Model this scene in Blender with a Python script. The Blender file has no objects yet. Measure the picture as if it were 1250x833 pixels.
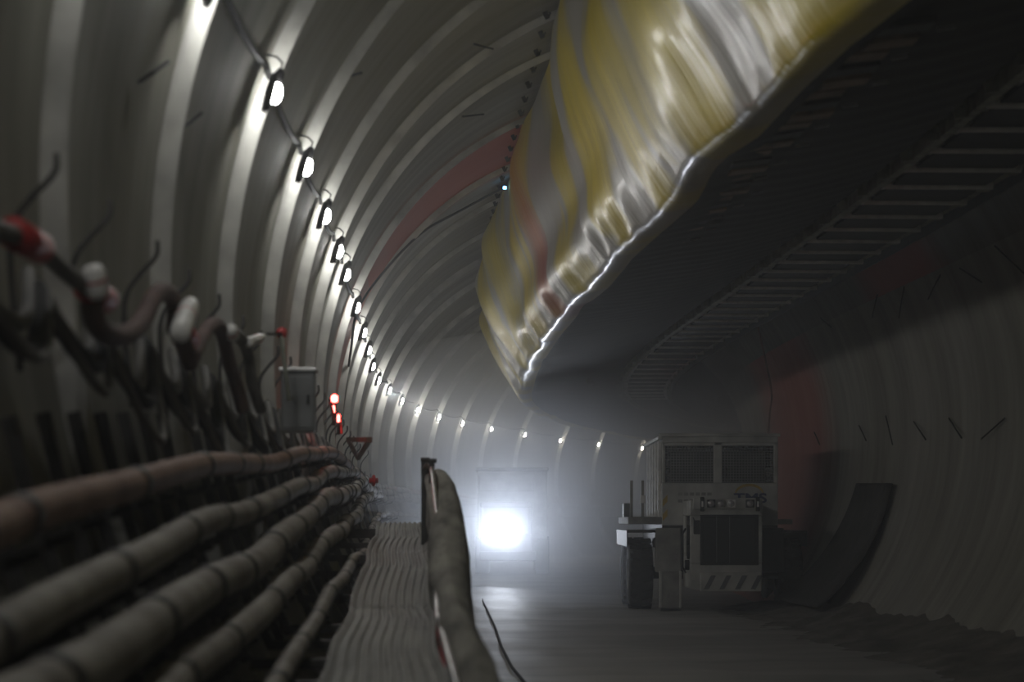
import bpy, bmesh, math, random
import numpy as np
from mathutils import Vector, Matrix
random.seed(7); PI = math.pi
C = bpy.context.scene.collection
F, CX, HY = 2600.0, 625.0, 632.0          # focal length in pixels, principal column, horizon row
R, ZC, ZL = 4.7, 1.4, 3.0                 # lining radius, axis height above the eye, lamp height
AL = math.sqrt(4.55**2-(ZL-ZC)**2)        # lamp line lies this far left of the axis

# ------------------------------------------------------------------ tunnel path
LPX = [(338,104),(376,196),(399,257),(415,301),(424,330),(437,371),(445,402),(451,424),(456,444),(463,461),(476,474),
       (491,487),(510,498),(536,507),(565,515),(600,522),(641,529),(684,536),(731,541),(784,546)]
LP = []
for x, y in LPX:
    s = (HY-y)/ZL
    LP.append(((x-CX)/s, F/s))
_Y = np.array([p[1] for p in LP]); _X = np.array([p[0] for p in LP])
_c = np.polyfit((_Y-50)/40, _X, 5); _d = np.polyder(_c)
def _slope(Y):
    Yc = min(max(Y, 17), 88)
    return float(np.polyval(_d, (Yc-50)/40)/40)
DS = 0.2
pts = []
Y = 17.0; X = float(np.polyval(_c, (17-50)/40)); h = math.atan(_slope(17))
back = []
x, y = X, Y
while y > -22:
    back.append((x, y, h)); x -= math.sin(h)*DS; y -= math.cos(h)*DS
back = back[::-1]
x, y = X, Y; fw = []
while len(fw) < 720:
    if y < 88: h = math.atan(_slope(y))
    else: h = h+DS/105.0
    x += math.sin(h)*DS; y += math.cos(h)*DS
    fw.append((x, y, h))
TAB = np.array(back+fw)
SM = len(TAB)*DS
CEN = np.stack([TAB[:,0]+AL*np.cos(TAB[:,2]), TAB[:,1]-AL*np.sin(TAB[:,2])], 1)
NRM = np.stack([np.cos(TAB[:,2]), -np.sin(TAB[:,2])], 1)
def T(S, a, Z):
    i = S/DS; i0 = int(min(max(math.floor(i), 0), len(TAB)-2)); f = i-i0
    c = CEN[i0]*(1-f)+CEN[i0+1]*f; n = NRM[i0]*(1-f)+NRM[i0+1]*f
    return Vector((c[0]+n[0]*a, c[1]+n[1]*a, Z))
def Th(S, th, r):                          # th measured from straight up, negative to the left
    return T(S, r*math.sin(th), ZC+r*math.cos(th))
def head(S):
    i = int(min(max(S/DS, 0), len(TAB)-1)); return TAB[i,2]
def S_of_Y(Yv): return float(np.argmin(np.abs(TAB[:,1]-Yv)))*DS
def local(p):
    d = CEN-np.array([p[0], p[1]])
    i = int(np.argmin((d**2).sum(1)))
    v = -d[i]; a = float(v@NRM[i]); t = float(v@np.array([-NRM[i][1], NRM[i][0]]))
    return i*DS+t, a, p[2]
def hit(px, py, r, far=150):               # where the sight line of a pixel meets radius r about the axis
    d = ((px-CX)/F, 1.0, (HY-py)/F); Yq = 4.0; prev = None
    while Yq < far:
        p = (d[0]*Yq, Yq, d[2]*Yq); S, a, Z = local(p)
        q = math.hypot(a, Z-ZC)
        if q >= r: return S, math.atan2(a, Z-ZC)
        Yq += 0.06
    return S, math.atan2(a, Z-ZC)
def hp(px, py, r):
    S, th = hit(px, py, r); return Th(S, th, r)
def at(px, py, Yv): return Vector(((px-CX)/F*Yv, Yv, (HY-py)/F*Yv))
def floor_z(S):
    Yv = float(TAB[int(min(max(S/DS,0),len(TAB)-1)),1])
    t = min(max((Yv-41)/14, 0), 1); t = t*t*(3-2*t)
    return -1.75+0.28*t

# ------------------------------------------------------------------ materials
def mat(name, col, rough=.6, metal=0., var=.25, vscale=3., bump=0., bscale=30., emit=None, stretch=(1,1,1), col2=None, spec=.5):
    m = bpy.data.materials.new(name); m.use_nodes = True; nt = m.node_tree; N = nt.nodes; L = nt.links
    b = N['Principled BSDF']; b.inputs['Roughness'].default_value = rough; b.inputs['Metallic'].default_value = metal
    b.inputs['Specular IOR Level'].default_value = spec
    tc = N.new('ShaderNodeTexCoord'); mp = N.new('ShaderNodeMapping'); mp.inputs['Scale'].default_value = stretch
    L.new(tc.outputs['Object'], mp.inputs['Vector'])
    n = N.new('ShaderNodeTexNoise'); n.inputs['Scale'].default_value = vscale; n.inputs['Detail'].default_value = 6
    L.new(mp.outputs[0], n.inputs['Vector'])
    r = N.new('ShaderNodeValToRGB'); r.color_ramp.elements[0].position = .3; r.color_ramp.elements[1].position = .72
    c2 = col2 or tuple(c*(1-var) for c in col)
    r.color_ramp.elements[0].color = (*c2, 1); r.color_ramp.elements[1].color = (*[min(1, c*(1+var*.5)) for c in col], 1)
    L.new(n.outputs['Fac'], r.inputs[0]); L.new(r.outputs[0], b.inputs['Base Color'])
    if bump:
        n2 = N.new('ShaderNodeTexNoise'); n2.inputs['Scale'].default_value = bscale; n2.inputs['Detail'].default_value = 5
        L.new(mp.outputs[0], n2.inputs['Vector'])
        bp = N.new('ShaderNodeBump'); bp.inputs['Strength'].default_value = bump; bp.inputs['Distance'].default_value = .02
        L.new(n2.outputs['Fac'], bp.inputs['Height']); L.new(bp.outputs[0], b.inputs['Normal'])
    if emit:
        b.inputs['Emission Color'].default_value = (*emit[0], 1); b.inputs['Emission Strength'].default_value = emit[1]
    return m

def lining_mat(name, red_u0, red_u1, redamt, gain=1.0):
    m = bpy.data.materials.new(name); m.use_nodes = True; nt = m.node_tree; N = nt.nodes; L = nt.links
    b = N['Principled BSDF']; b.inputs['Roughness'].default_value = .8; b.inputs['Specular IOR Level'].default_value = .12
    uv = N.new('ShaderNodeUVMap'); uv.uv_map = 'UVMap'
    def noise(sc, stretch, det=6, rough=.55):
        mp = N.new('ShaderNodeMapping'); mp.inputs['Scale'].default_value = stretch
        L.new(uv.outputs[0], mp.inputs['Vector'])
        n = N.new('ShaderNodeTexNoise'); n.inputs['Scale'].default_value = sc; n.inputs['Detail'].default_value = det
        n.inputs['Roughness'].default_value = rough
        L.new(mp.outputs[0], n.inputs['Vector']); return n
    n1 = noise(1.0, (1.7, .22, 1), 5, .62); n2 = noise(.9, (.35, .3, 1)); n3 = noise(1.0, (16., .8, 1), 4)
    r1 = N.new('ShaderNodeValToRGB'); e = r1.color_ramp.elements
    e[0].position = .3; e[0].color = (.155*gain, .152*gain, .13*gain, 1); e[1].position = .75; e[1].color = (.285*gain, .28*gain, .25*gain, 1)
    L.new(n1.outputs['Fac'], r1.inputs[0])
    r2 = N.new('ShaderNodeValToRGB'); e = r2.color_ramp.elements
    e[0].position = .35; e[0].color = (.78, .76, .70, 1); e[1].position = .65; e[1].color = (1, 1, 1, 1)
    L.new(n2.outputs['Fac'], r2.inputs[0])
    mx = N.new('ShaderNodeMix'); mx.data_type = 'RGBA'; mx.blend_type = 'MULTIPLY'; mx.inputs[0].default_value = .8
    L.new(r1.outputs[0], mx.inputs[6]); L.new(r2.outputs[0], mx.inputs[7])
    sx = N.new('ShaderNodeSeparateXYZ'); L.new(uv.outputs[0], sx.inputs[0])
    mr = N.new('ShaderNodeMath'); mr.operation = 'SUBTRACT'; mr.inputs[1].default_value = (red_u0+red_u1)/2; L.new(sx.outputs[0], mr.inputs[0])
    ab = N.new('ShaderNodeMath'); ab.operation = 'ABSOLUTE'; L.new(mr.outputs[0], ab.inputs[0])
    ad = N.new('ShaderNodeMath'); ad.operation = 'MULTIPLY_ADD'; ad.inputs[1].default_value = 1.6; ad.inputs[2].default_value = -.8
    L.new(n2.outputs['Fac'], ad.inputs[0])
    a2 = N.new('ShaderNodeMath'); a2.operation = 'ADD'; L.new(ab.outputs[0], a2.inputs[0]); L.new(ad.outputs[0], a2.inputs[1])
    mrg = N.new('ShaderNodeMapRange'); mrg.inputs[1].default_value = (red_u1-red_u0)*.25; mrg.inputs[2].default_value = (red_u1-red_u0)*.6
    mrg.inputs[3].default_value = redamt; mrg.inputs[4].default_value = 0; mrg.interpolation_type = 'SMOOTHSTEP'
    L.new(a2.outputs[0], mrg.inputs[0])
    mx2 = N.new('ShaderNodeMix'); mx2.data_type = 'RGBA'; L.new(mrg.outputs[0], mx2.inputs[0])
    L.new(mx.outputs[2], mx2.inputs[6]); mx2.inputs[7].default_value = (.42, .07, .05, 1)
    L.new(mx2.outputs[2], b.inputs['Base Color'])
    ad3 = N.new('ShaderNodeMath'); ad3.operation = 'MULTIPLY_ADD'; ad3.inputs[1].default_value = .5
    L.new(n3.outputs['Fac'], ad3.inputs[0]); L.new(n1.outputs['Fac'], ad3.inputs[2])
    bp = N.new('ShaderNodeBump'); bp.inputs['Strength'].default_value = .2; bp.inputs['Distance'].default_value = .02
    L.new(ad3.outputs[0], bp.inputs['Height']); L.new(bp.outputs[0], b.inputs['Normal'])
    return m

M = {}
M['dark'] = mat('dark_steel', (.045,.043,.04), .55, .5, .4, 8, .2, 40)
M['black'] = mat('black_rubber', (.02,.02,.02), .8, 0, .3, 10, .2, 60, spec=.2)
M['rust'] = mat('rusty_paint', (.20,.085,.05), .6, .1, .5, 6, .3, 40)
M['pipe'] = mat('dusty_pipe', (.245,.23,.195), .7, .0, .45, 3.5, .25, 30, col2=(.12,.10,.08))
M['pipe_rust'] = mat('brown_pipe', (.26,.17,.12), .7, .0, .45, 3, .25, 30, col2=(.13,.06,.04))
M['board'] = mat('brown_board', (.26,.18,.11), .7, 0, .6, 5, .3, 30)
M['zinc'] = mat('zinc', (.42,.42,.41), .4, .6, .3, 6)
M['deck'] = mat('aluminium_deck', (.20,.195,.17), .6, .3, .45, 2.2, .3, 50, stretch=(3,.3,1))
M['cable'] = mat('cable_grey', (.13,.125,.115), .7, 0, .4, 5, .2, 30)
M['hosebrown'] = mat('hose_brown', (.10,.055,.045), .8, 0, .4, 6, .3, 30)
M['redfit'] = mat('red_fitting', (.45,.03,.03), .5, 0, .3, 6)
M['white'] = mat('white_plastic', (.72,.71,.68), .5, 0, .25, 7)
M['tarp'] = mat('dusty_cloth', (.25,.24,.205), .9, 0, .75, 7, .4, 14, stretch=(1,.14,1))
M['truck'] = mat('truck_paint', (.50,.50,.46), .55, .05, .4, 2.2, .15, 30)
M['truckdirty'] = mat('dirty_paint', (.28,.275,.25), .7, .05, .5, 3, .25, 25)
M['tyre'] = mat('tyre', (.035,.035,.036), .8, 0, .4, 8, .4, 40)
M['glass'] = mat('dark_window', (.02,.023,.024), .12, 0, .3, 2)
M['blue'] = mat('navy_letter', (.02,.03,.10), .5, 0, .1)
M['yellow'] = mat('yellow_mark', (.50,.33,.03), .5, 0, .3, 6)
M['grey'] = mat('cabinet_grey', (.13,.135,.135), .5, .2, .3, 5)
M['mesh'] = mat('grille_wire', (.20,.20,.185), .5, .4, .3)
M['mat'] = mat('dark_mat', (.035,.033,.03), .75, 0, .5, 4, .4, 20)
M['dirt'] = mat('dirt', (.13,.12,.10), .95, 0, .6, 1.6, 1., 8)
M['belt'] = mat('belt', (.025,.025,.023), .7, 0, .5, 3)
M['frame'] = mat('green_grey_frame', (.26,.265,.20), .6, .1, .5, 5)
M['bulb'] = mat('lit_bulb', (1,1,1), .5, emit=((1,.985,.95), 1), var=0)
M['redlamp'] = mat('red_lamp', (.6,.02,.02), .4, emit=((1,.05,.04), 28), var=0)
M['bluelamp'] = mat('blue_lamp', (.1,.2,.6), .4, emit=((.15,.5,1), 9), var=0)
M['headlamp'] = mat('headlamp', (1,1,1), .4, emit=((.82,.9,1), 14), var=0)
M['reflect'] = mat('lens', (.5,.5,.5), .2, .6, .1)

def floor_material():
    m = mat('dusty_floor', (.29,.285,.26), .55, 0, .35, 1.1, .3, 9, stretch=(.25,1,1))
    return m
M['floor'] = floor_material()
M['lip_streak'] = mat('painted_lip_streak', (.36,.355,.325), .5, 0, .45, 2.5, .1, 30)  # lining colour made paler to strengthen the lamp streaks

# ------------------------------------------------------------------ mesh builder
class MB:
    def __init__(s): s.v = []; s.f = []; s.uv = None; s.sm = []
    def add(s, vs, fs, smooth=False):
        o = len(s.v); s.v += [tuple(v) for v in vs]
        for f in fs: s.f.append(tuple(i+o for i in f)); s.sm.append(smooth)
    def box(s, lo, hi, mtx=None):
        x0,y0,z0 = lo; x1,y1,z1 = hi
        vs = [Vector(p) for p in ((x0,y0,z0),(x1,y0,z0),(x1,y1,z0),(x0,y1,z0),(x0,y0,z1),(x1,y0,z1),(x1,y1,z1),(x0,y1,z1))]
        if mtx: vs = [mtx@v for v in vs]
        s.add(vs, [(0,3,2,1),(4,5,6,7),(0,1,5,4),(1,2,6,5),(2,3,7,6),(3,0,4,7)])
        return s
    def hexa(s, b, t):                     # bottom quad, top quad
        s.add([Vector(p) for p in list(b)+list(t)], [(0,3,2,1),(4,5,6,7),(0,1,5,4),(1,2,6,5),(2,3,7,6),(3,0,4,7)]); return s
    def bar(s, a, b, w, d=None, up=(0,0,1)):
        a = Vector(a); b = Vector(b); d = d or w; t = (b-a).normalized(); u = Vector(up)
        if abs(t.dot(u)) > .95: u = Vector((0,1,0))
        x = t.cross(u).normalized()*w/2; y = x.cross(t).normalized()*d/2
        s.hexa([a-x-y,a+x-y,a+x+y,a-x+y],[b-x-y,b+x-y,b+x+y,b-x+y]); return s
    def tube(s, P, r, n=10, cap=True):
        P = [Vector(p) for p in P]; m = len(P); rr = r if hasattr(r,'__len__') else [r]*m
        vs = []; t0 = (P[1]-P[0]).normalized(); u = t0.orthogonal().normalized()
        for i in range(m):
            t = (P[min(i+1,m-1)]-P[max(i-1,0)]).normalized()
            u = (u-t*u.dot(t)).normalized(); w = t.cross(u)
            for k in range(n):
                an = 2*PI*k/n; vs.append(P[i]+(u*math.cos(an)+w*math.sin(an))*rr[i])
        fs = [(i*n+k, i*n+(k+1)%n, (i+1)*n+(k+1)%n, (i+1)*n+k) for i in range(m-1) for k in range(n)]
        if cap: fs += [tuple(range(n))[::-1], tuple((m-1)*n+k for k in range(n))]
        s.add(vs, fs, True); return s
    def cyl(s, a, b, r, n=20, r2=None):
        return s.tube([a,b], [r, r if r2 is None else r2], n)
    def lathe(s, prof, axis, origin, n=28):  # prof: list (radius, along)
        ax = Vector(axis).normalized(); u = ax.orthogonal().normalized(); w = ax.cross(u); O = Vector(origin)
        vs = [O+ax*h+(u*math.cos(2*PI*k/n)+w*math.sin(2*PI*k/n))*r for r,h in prof for k in range(n)]
        m = len(prof)
        s.add(vs, [(i*n+k,i*n+(k+1)%n,(i+1)*n+(k+1)%n,(i+1)*n+k) for i in range(m-1) for k in range(n)], True)
        return s
    def grid(s, G, closed=False):
        n = len(G); m = len(G[0]); vs = [p for row in G for p in row]
        mm = m if closed else m-1
        s.add(vs, [(i*m+k, i*m+(k+1)%m, (i+1)*m+(k+1)%m, (i+1)*m+k) for i in range(n-1) for k in range(mm)], True); return s
    def build(s, name, material, parent=None, origin=None, bevel=0, solid=0, uv=None, subd=0):
        me = bpy.data.meshes.new(name)
        O = Vector(origin) if origin is not None else Vector((0,0,0))
        me.from_pydata([tuple(Vector(v)-O) for v in s.v], [], s.f); me.update()
        me.polygons.foreach_set('use_smooth', s.sm)
        if uv is not None:
            l = me.uv_layers.new(name='UVMap')
            for lp in me.loops: l.data[lp.index].uv = uv[lp.vertex_index]
        me.materials.append(material)
        bm = bmesh.new(); bm.from_mesh(me); bmesh.ops.recalc_face_normals(bm, faces=bm.faces); bm.to_mesh(me); bm.free()
        o = bpy.data.objects.new(name, me); C.objects.link(o)
        if parent: o.parent = parent
        o.location = O
        if solid: md = o.modifiers.new('s','SOLIDIFY'); md.thickness = solid; md.offset = 0
        if bevel: md = o.modifiers.new('b','BEVEL'); md.width = bevel; md.segments = 2; md.limit_method = 'ANGLE'
        return o
def tag(o, label=None, cat=None, group=None, kind=None):
    if label: o['label'] = label
    if cat: o['category'] = cat
    if group: o['group'] = group
    if kind: o['kind'] = kind
    return o
def thing(name, label, cat, loc=(0,0,0), rotz=0, group=None):
    o = bpy.data.objects.new(name, None); C.objects.link(o); o.location = loc; o.rotation_euler = (0,0,rotz)
    o.empty_display_size = .1
    return tag(o, label, cat, group)
def copy_tree(o, parent=None):
    c = o.copy(); C.objects.link(c); c.parent = parent
    for ch in list(o.children): copy_tree(ch, c)
    return c
ORD = ['first','second','third','fourth','fifth','sixth','seventh','eighth','ninth','tenth','eleventh','twelfth','thirteenth',
       'fourteenth','fifteenth','sixteenth','seventeenth','eighteenth','nineteenth','twentieth']
TENS = {2:'twenty',3:'thirty',4:'forty',5:'fifty'}
def ordinal(i):                            # 1-based
    if i <= 20: return ORD[i-1]
    t, u = divmod(i, 10)
    return {3:'thirtieth',4:'fortieth',5:'fiftieth'}[t] if u == 0 else TENS[t]+'-'+ORD[u-1]
def smooth_poly(P, n=8):                   # Catmull-Rom through points
    P = [Vector(p) for p in P]; Q = [P[0]*2-P[1]]+P+[P[-1]*2-P[-2]]; out = []
    for i in range(1, len(Q)-2):
        for k in range(n):
            t = k/n; a,b,c,d = Q[i-1],Q[i],Q[i+1],Q[i+2]
            out.append(.5*((2*b)+(c-a)*t+(2*a-5*b+4*c-d)*t*t+(3*b-a-3*c+d)*t**3))
    out.append(P[-1]); return out

# ------------------------------------------------------------------ lining, floor
LS = [local((p[0], p[1], ZL))[0] for p in LP]       # arc stations of the visible lamps
RIDGE = [s+.34 for s in LS]
s = RIDGE[0]
while s > 1: s -= 3.05; RIDGE.insert(0, s)
s = RIDGE[-1]
while s < SM-6: s += 5.2; RIDGE.append(s)
def ridge(S):
    d = 0
    for q in RIDGE:
        x = (S-q)
        if abs(x) < 1.4:
            g = 1.45 if q > LS[9] else 1
            d += g*.115*max(0, min(1, (x+.04)/.04)) if x < 0 else g*(.085*math.exp(-x/.25)+.03*math.exp(-x/.6))
    return d
Ss = set(np.arange(0, SM-4, .5).round(3))
for q in RIDGE:
    for k in (-.4,-.2,-.1,-.055,-.045,-.03,-.015,-.004,.004,.02,.05,.08,.12,.16,.22,.3,.4,.55,.75,1.0,1.3): Ss.add(round(q+k, 3))
Ss = sorted(x for x in Ss if 0 <= x <= SM-4)
RD = [ridge(S) for S in Ss]
def lining(name, th0, th1, n, m):
    b = MB(); uv = []; G = []
    for S, rd in zip(Ss, RD):
        row = []
        for k in range(n+1):
            th = th0+(th1-th0)*k/n
            ra = rd*(1-.95*min(1,max(0,(th+1.2)/2.2))); row.append(Th(S, th, R-ra)); uv.append((S, th*R))
        G.append(row)
    b.grid(G); o = b.build(name, m, uv=uv); o.data.materials.append(M['lip_streak'])
    if name != 'wall_right':               # lamp streaks painted in: paler, smoother colour on the ring step faces
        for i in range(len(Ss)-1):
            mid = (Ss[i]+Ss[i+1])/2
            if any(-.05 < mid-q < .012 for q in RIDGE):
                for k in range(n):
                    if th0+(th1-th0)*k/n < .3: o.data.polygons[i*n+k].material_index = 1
    return tag(o, kind='structure')
sr = S_of_Y(32.5); sr2 = S_of_Y(46)
D = math.radians
lining('wall_left', D(-140), D(-62), 60, lining_mat('lining_left', sr-2.6, sr+2.6, .5))
lining('ceiling', D(-62), D(62), 90, lining_mat('lining_ceiling', sr-2.6, sr+2.6, .8))
lining('wall_right', D(62), D(140), 60, lining_mat('lining_right', sr2-5.2, sr2+5.2, .6, 1.3))  # gain lightens this wall's colour to make up for light it lacks
b = MB(); G = []
for S in np.arange(0, SM-4, .6):
    G.append([T(S, a, floor_z(S)+.012*math.sin(S*1.7+a*2)+.01*math.sin(a*5+S*.6)) for a in np.linspace(-3.45, 3.45, 24)])
b.grid(G); tag(b.build('floor', M['floor']), kind='structure')
# closing walls: lining goes on past both ends of what can be seen
for S, nm in ((0.1,'wall_rear'),(SM-4.2,'wall_front')):
    b = MB(); ring = [Th(S, 2*PI*k/48, R) for k in range(48)]
    b.add(ring, [tuple(range(48))]); tag(b.build(nm, M['dark']), kind='structure')

# ------------------------------------------------------------------ lamp string
BULB_W = 14.0
def bulb_material(name, strength, col=(.985,.985,.97)):
    m = mat(name, (1,1,1), .5, emit=(col, strength), var=0); return m
M['bulb'] = bulb_material('lit_bulb', 225)
def make_lamp():
    t = thing('festoon_lamp', 'x', 'lamp')
    MB().lathe([(.0,-.02),(.028,-.02),(.034,0),(.034,.06),(.02,.085),(.0,.09)], (0,0,1), (0,0,.03), 12).build('socket', M['black'], t)
    MB().lathe([(.0,-.13),(.03,-.125),(.048,-.09),(.05,-.05),(.04,-.01),(.024,.012),(.0,.014)], (0,0,1), (0,0,.0), 12).build('bulb', M['bulb'], t)
    MB().tube([(0,0,.11),(0,0,.16),(-.05,0,.19),(-.12,0,.19)], .008, 6).build('hook', M['dark'], t)
    b = MB(); G = []
    for i in range(9):
        an = D(120+152*i/8); G.append([Vector((math.cos(an)*q, math.sin(an)*q, z)) for q, z in ((.03,.09),(.055,.06),(.064,-.04),(.066,-.12),(.062,-.20))])
    b.grid(G); b.build('light_shield', M['dark'], t, solid=.006)  # dark piece beside the bulb, enlarged to keep its light off the wall
    return t
lamp0 = make_lamp(); LAMPS = []; first = True
for i, Sx in enumerate(LS):
    o = lamp0 if i == 0 else copy_tree(lamp0)
    o.location = Vector((LP[i][0], LP[i][1], ZL))
    o.rotation_euler = (0, .25, -head(Sx))
    LAMPS.append(o)
    o['label'] = 'glowing white bulb hanging on the left wall cable, %s lamp counted from the upper left' % ordinal(i+1)
    o['group'] = 'bulbs strung along the left side of the tunnel'
spare = [RIDGE.index(q) for q in RIDGE if q < LS[0]][::-1]
hidden_S = [RIDGE[k]-.34 for k in spare]
for k, Sx in enumerate(hidden_S[:6]):
    o = copy_tree(lamp0); o.location = T(Sx, -AL, ZL); o.rotation_euler = (0,.25,-head(Sx))
    o['label'] = 'glowing white bulb continuing the lamp string overhead beside and behind the viewer'
    o['group'] = 'bulbs of the lamp string before the view begins'
for k in range(3):
    Sx = LS[-1]+5*(k+1); o = copy_tree(lamp0); o.location = T(Sx, -AL, ZL); o.rotation_euler = (0,.25,-head(Sx))
    o['label'] = 'glowing white bulb continuing the lamp string behind the parked truck'
    o['group'] = 'bulbs of the lamp string past the parked truck'
allS = sorted(hidden_S[:6])+LS
P = []
for a0, a1 in zip(allS[:-1], allS[1:]):
    pa = T(a0, -AL, ZL); pb = T(a1, -AL, ZL)
    if a0 in LS: pa = Vector((*LP[LS.index(a0)], ZL))
    if a1 in LS: pb = Vector((*LP[LS.index(a1)], ZL))
    for k in range(8):
        t = k/8; p = pa.lerp(pb, t); p.z += .15-.10*4*t*(1-t); p += Vector((-.08, .05, 0)); P.append(p)
tag(MB().tube(P, .024, 6).build('lamp_cable', M['black']), 'black cable carrying the string of white bulbs along the left wall', 'cable')

# ------------------------------------------------------------------ ventilation duct
CRE = [(1130,-70),(1060,0),(980,55),(930,105),(880,165),(845,190),(825,222),(812,245),(765,290),(740,315),(715,350),(690,372),(665,405),(645,440),(636,470)]
cs = []
for x, y in CRE:
    Yq = F*3.0/(HY-y); S, a, _ = local(((x-CX)/F*Yq, Yq, 3.0)); cs.append((S, a))
cs.sort()
cS = [c[0] for c in cs]; cA = [c[1] for c in cs]
def crease_a(S):
    if S > cS[-1]: return cA[-1]+(-1.30-cA[-1])*min(1, (S-cS[-1])/6)
    return float(np.interp(S, cS, cA))
nodeS = [S_of_Y(v) for v in (3, 12.2, 18.6, 30.4, 41, 52, 64, 76, 88, 100)]
def node_d(S):
    return min(abs(S-q) for q in nodeS)
def pinch(S): return math.exp(-(node_d(S)/.8)**2)
def interp_profile(pr, v):
    n = len(pr)-1; i = min(int(v*n), n-1); f = v*n-i
    return pr[i][0]*(1-f)+pr[i+1][0]*f, pr[i][1]*(1-f)+pr[i+1][1]*f
def cr(P, n=10): 
    return [(p.x, p.y) for p in smooth_poly([(q[0], q[1], 0) for q in P], n)]
S0, S1 = S_of_Y(2), SM-12
Sd = list(np.arange(S0, S_of_Y(36), .09))+list(np.arange(S_of_Y(36), S1, .3))
duct = thing('ventilation_duct', 'huge sagging fabric air duct with yellow and silver side under the crown', 'duct', T(S_of_Y(30), 0, 5))
def put(o):                                # keep world position under a translated thing
    o.location = Vector(o.location)-o.parent.location; return o
rs = random.Random(3)
FOLD = [(w_, rs.uniform(0, 6.28), .25+.55*w_, rs.uniform(-.5,1.0)) for w_ in (.42,.8,1.3,2.1,3.1)]
def folds(S, v):                           # pleats that start at the top seam and lean towards the nodes of the crease
    nd = min(nodeS, key=lambda q: abs(S-q)); lean = (nd-S)*.35*v*v
    f = 0
    for w, ph, am, sh in FOLD:
        f += am*math.sin((S+lean+sh*(1-v))*2*PI/w*.55+ph)
    e = math.sin(min(v*1.0, 1)*PI)**.5 if 0 < v < 1 else 0
    return .024*f*e*(.5+.5*math.sin(S*.43+v*2)**2)*(1-.5*v)
GL, UVL, GU, UVU, GT = [], [], [], [], []
for S in Sd:
    ca = crease_a(S); pz = pinch(S); zc = 3.0+.05*math.sin(S*.9)*0-.05*(1-pz)+.03
    tw = .10*math.sin(S*.8)+.03*math.sin(S*2.1+1)
    bul = .12*math.sin(S*.55+.5)+.02*math.sin(S*1.7)
    nr = .30*min(1, max(0, (S_of_Y(44)-S)/16)); bul *= 1-2*nr
    prL = cr([(-1.93+tw*.4+nr*.3, 5.66),(-2.12+bul+tw+nr,5.1),(-2.05+bul+nr,4.5),(-1.80+bul*.7+nr*.9,3.9),(ca-.26,3.38),(ca-.07, zc+.08),(ca+.02, zc-.02),(ca+.14, zc-.03),(ca+.30, zc+.01)], 9)
    row = []
    for k in range(61):
        v = k/60; a, z = interp_profile(prL, v); f = folds(S, v)
        row.append(T(S, a-f, z-f*.25)); UVL.append((S, v))
    GL.append(row)
    prU = cr([(ca+.28, zc+.02),(ca+.4, zc+.03),(-.35, 3.10),(.3,3.2),(1.15,3.42)], 7)
    row = []
    for k in range(36):
        v = k/35; a, z = interp_profile(prU, v)
        row.append(T(S, a, z+.006*math.sin(S*2*PI/.55)*min(1,v*4))); UVU.append((S, v))
    GU.append(row)
    GT.append([T(S, a, z) for a, z in ((1.15,3.42),(1.45,3.8),(1.62,4.5),(1.5,5.3),(1.2,5.85),(.4,6.0),(-.6,6.0),(-1.4,5.86),(-1.93+tw*.4+nr*.3,5.66))])

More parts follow.
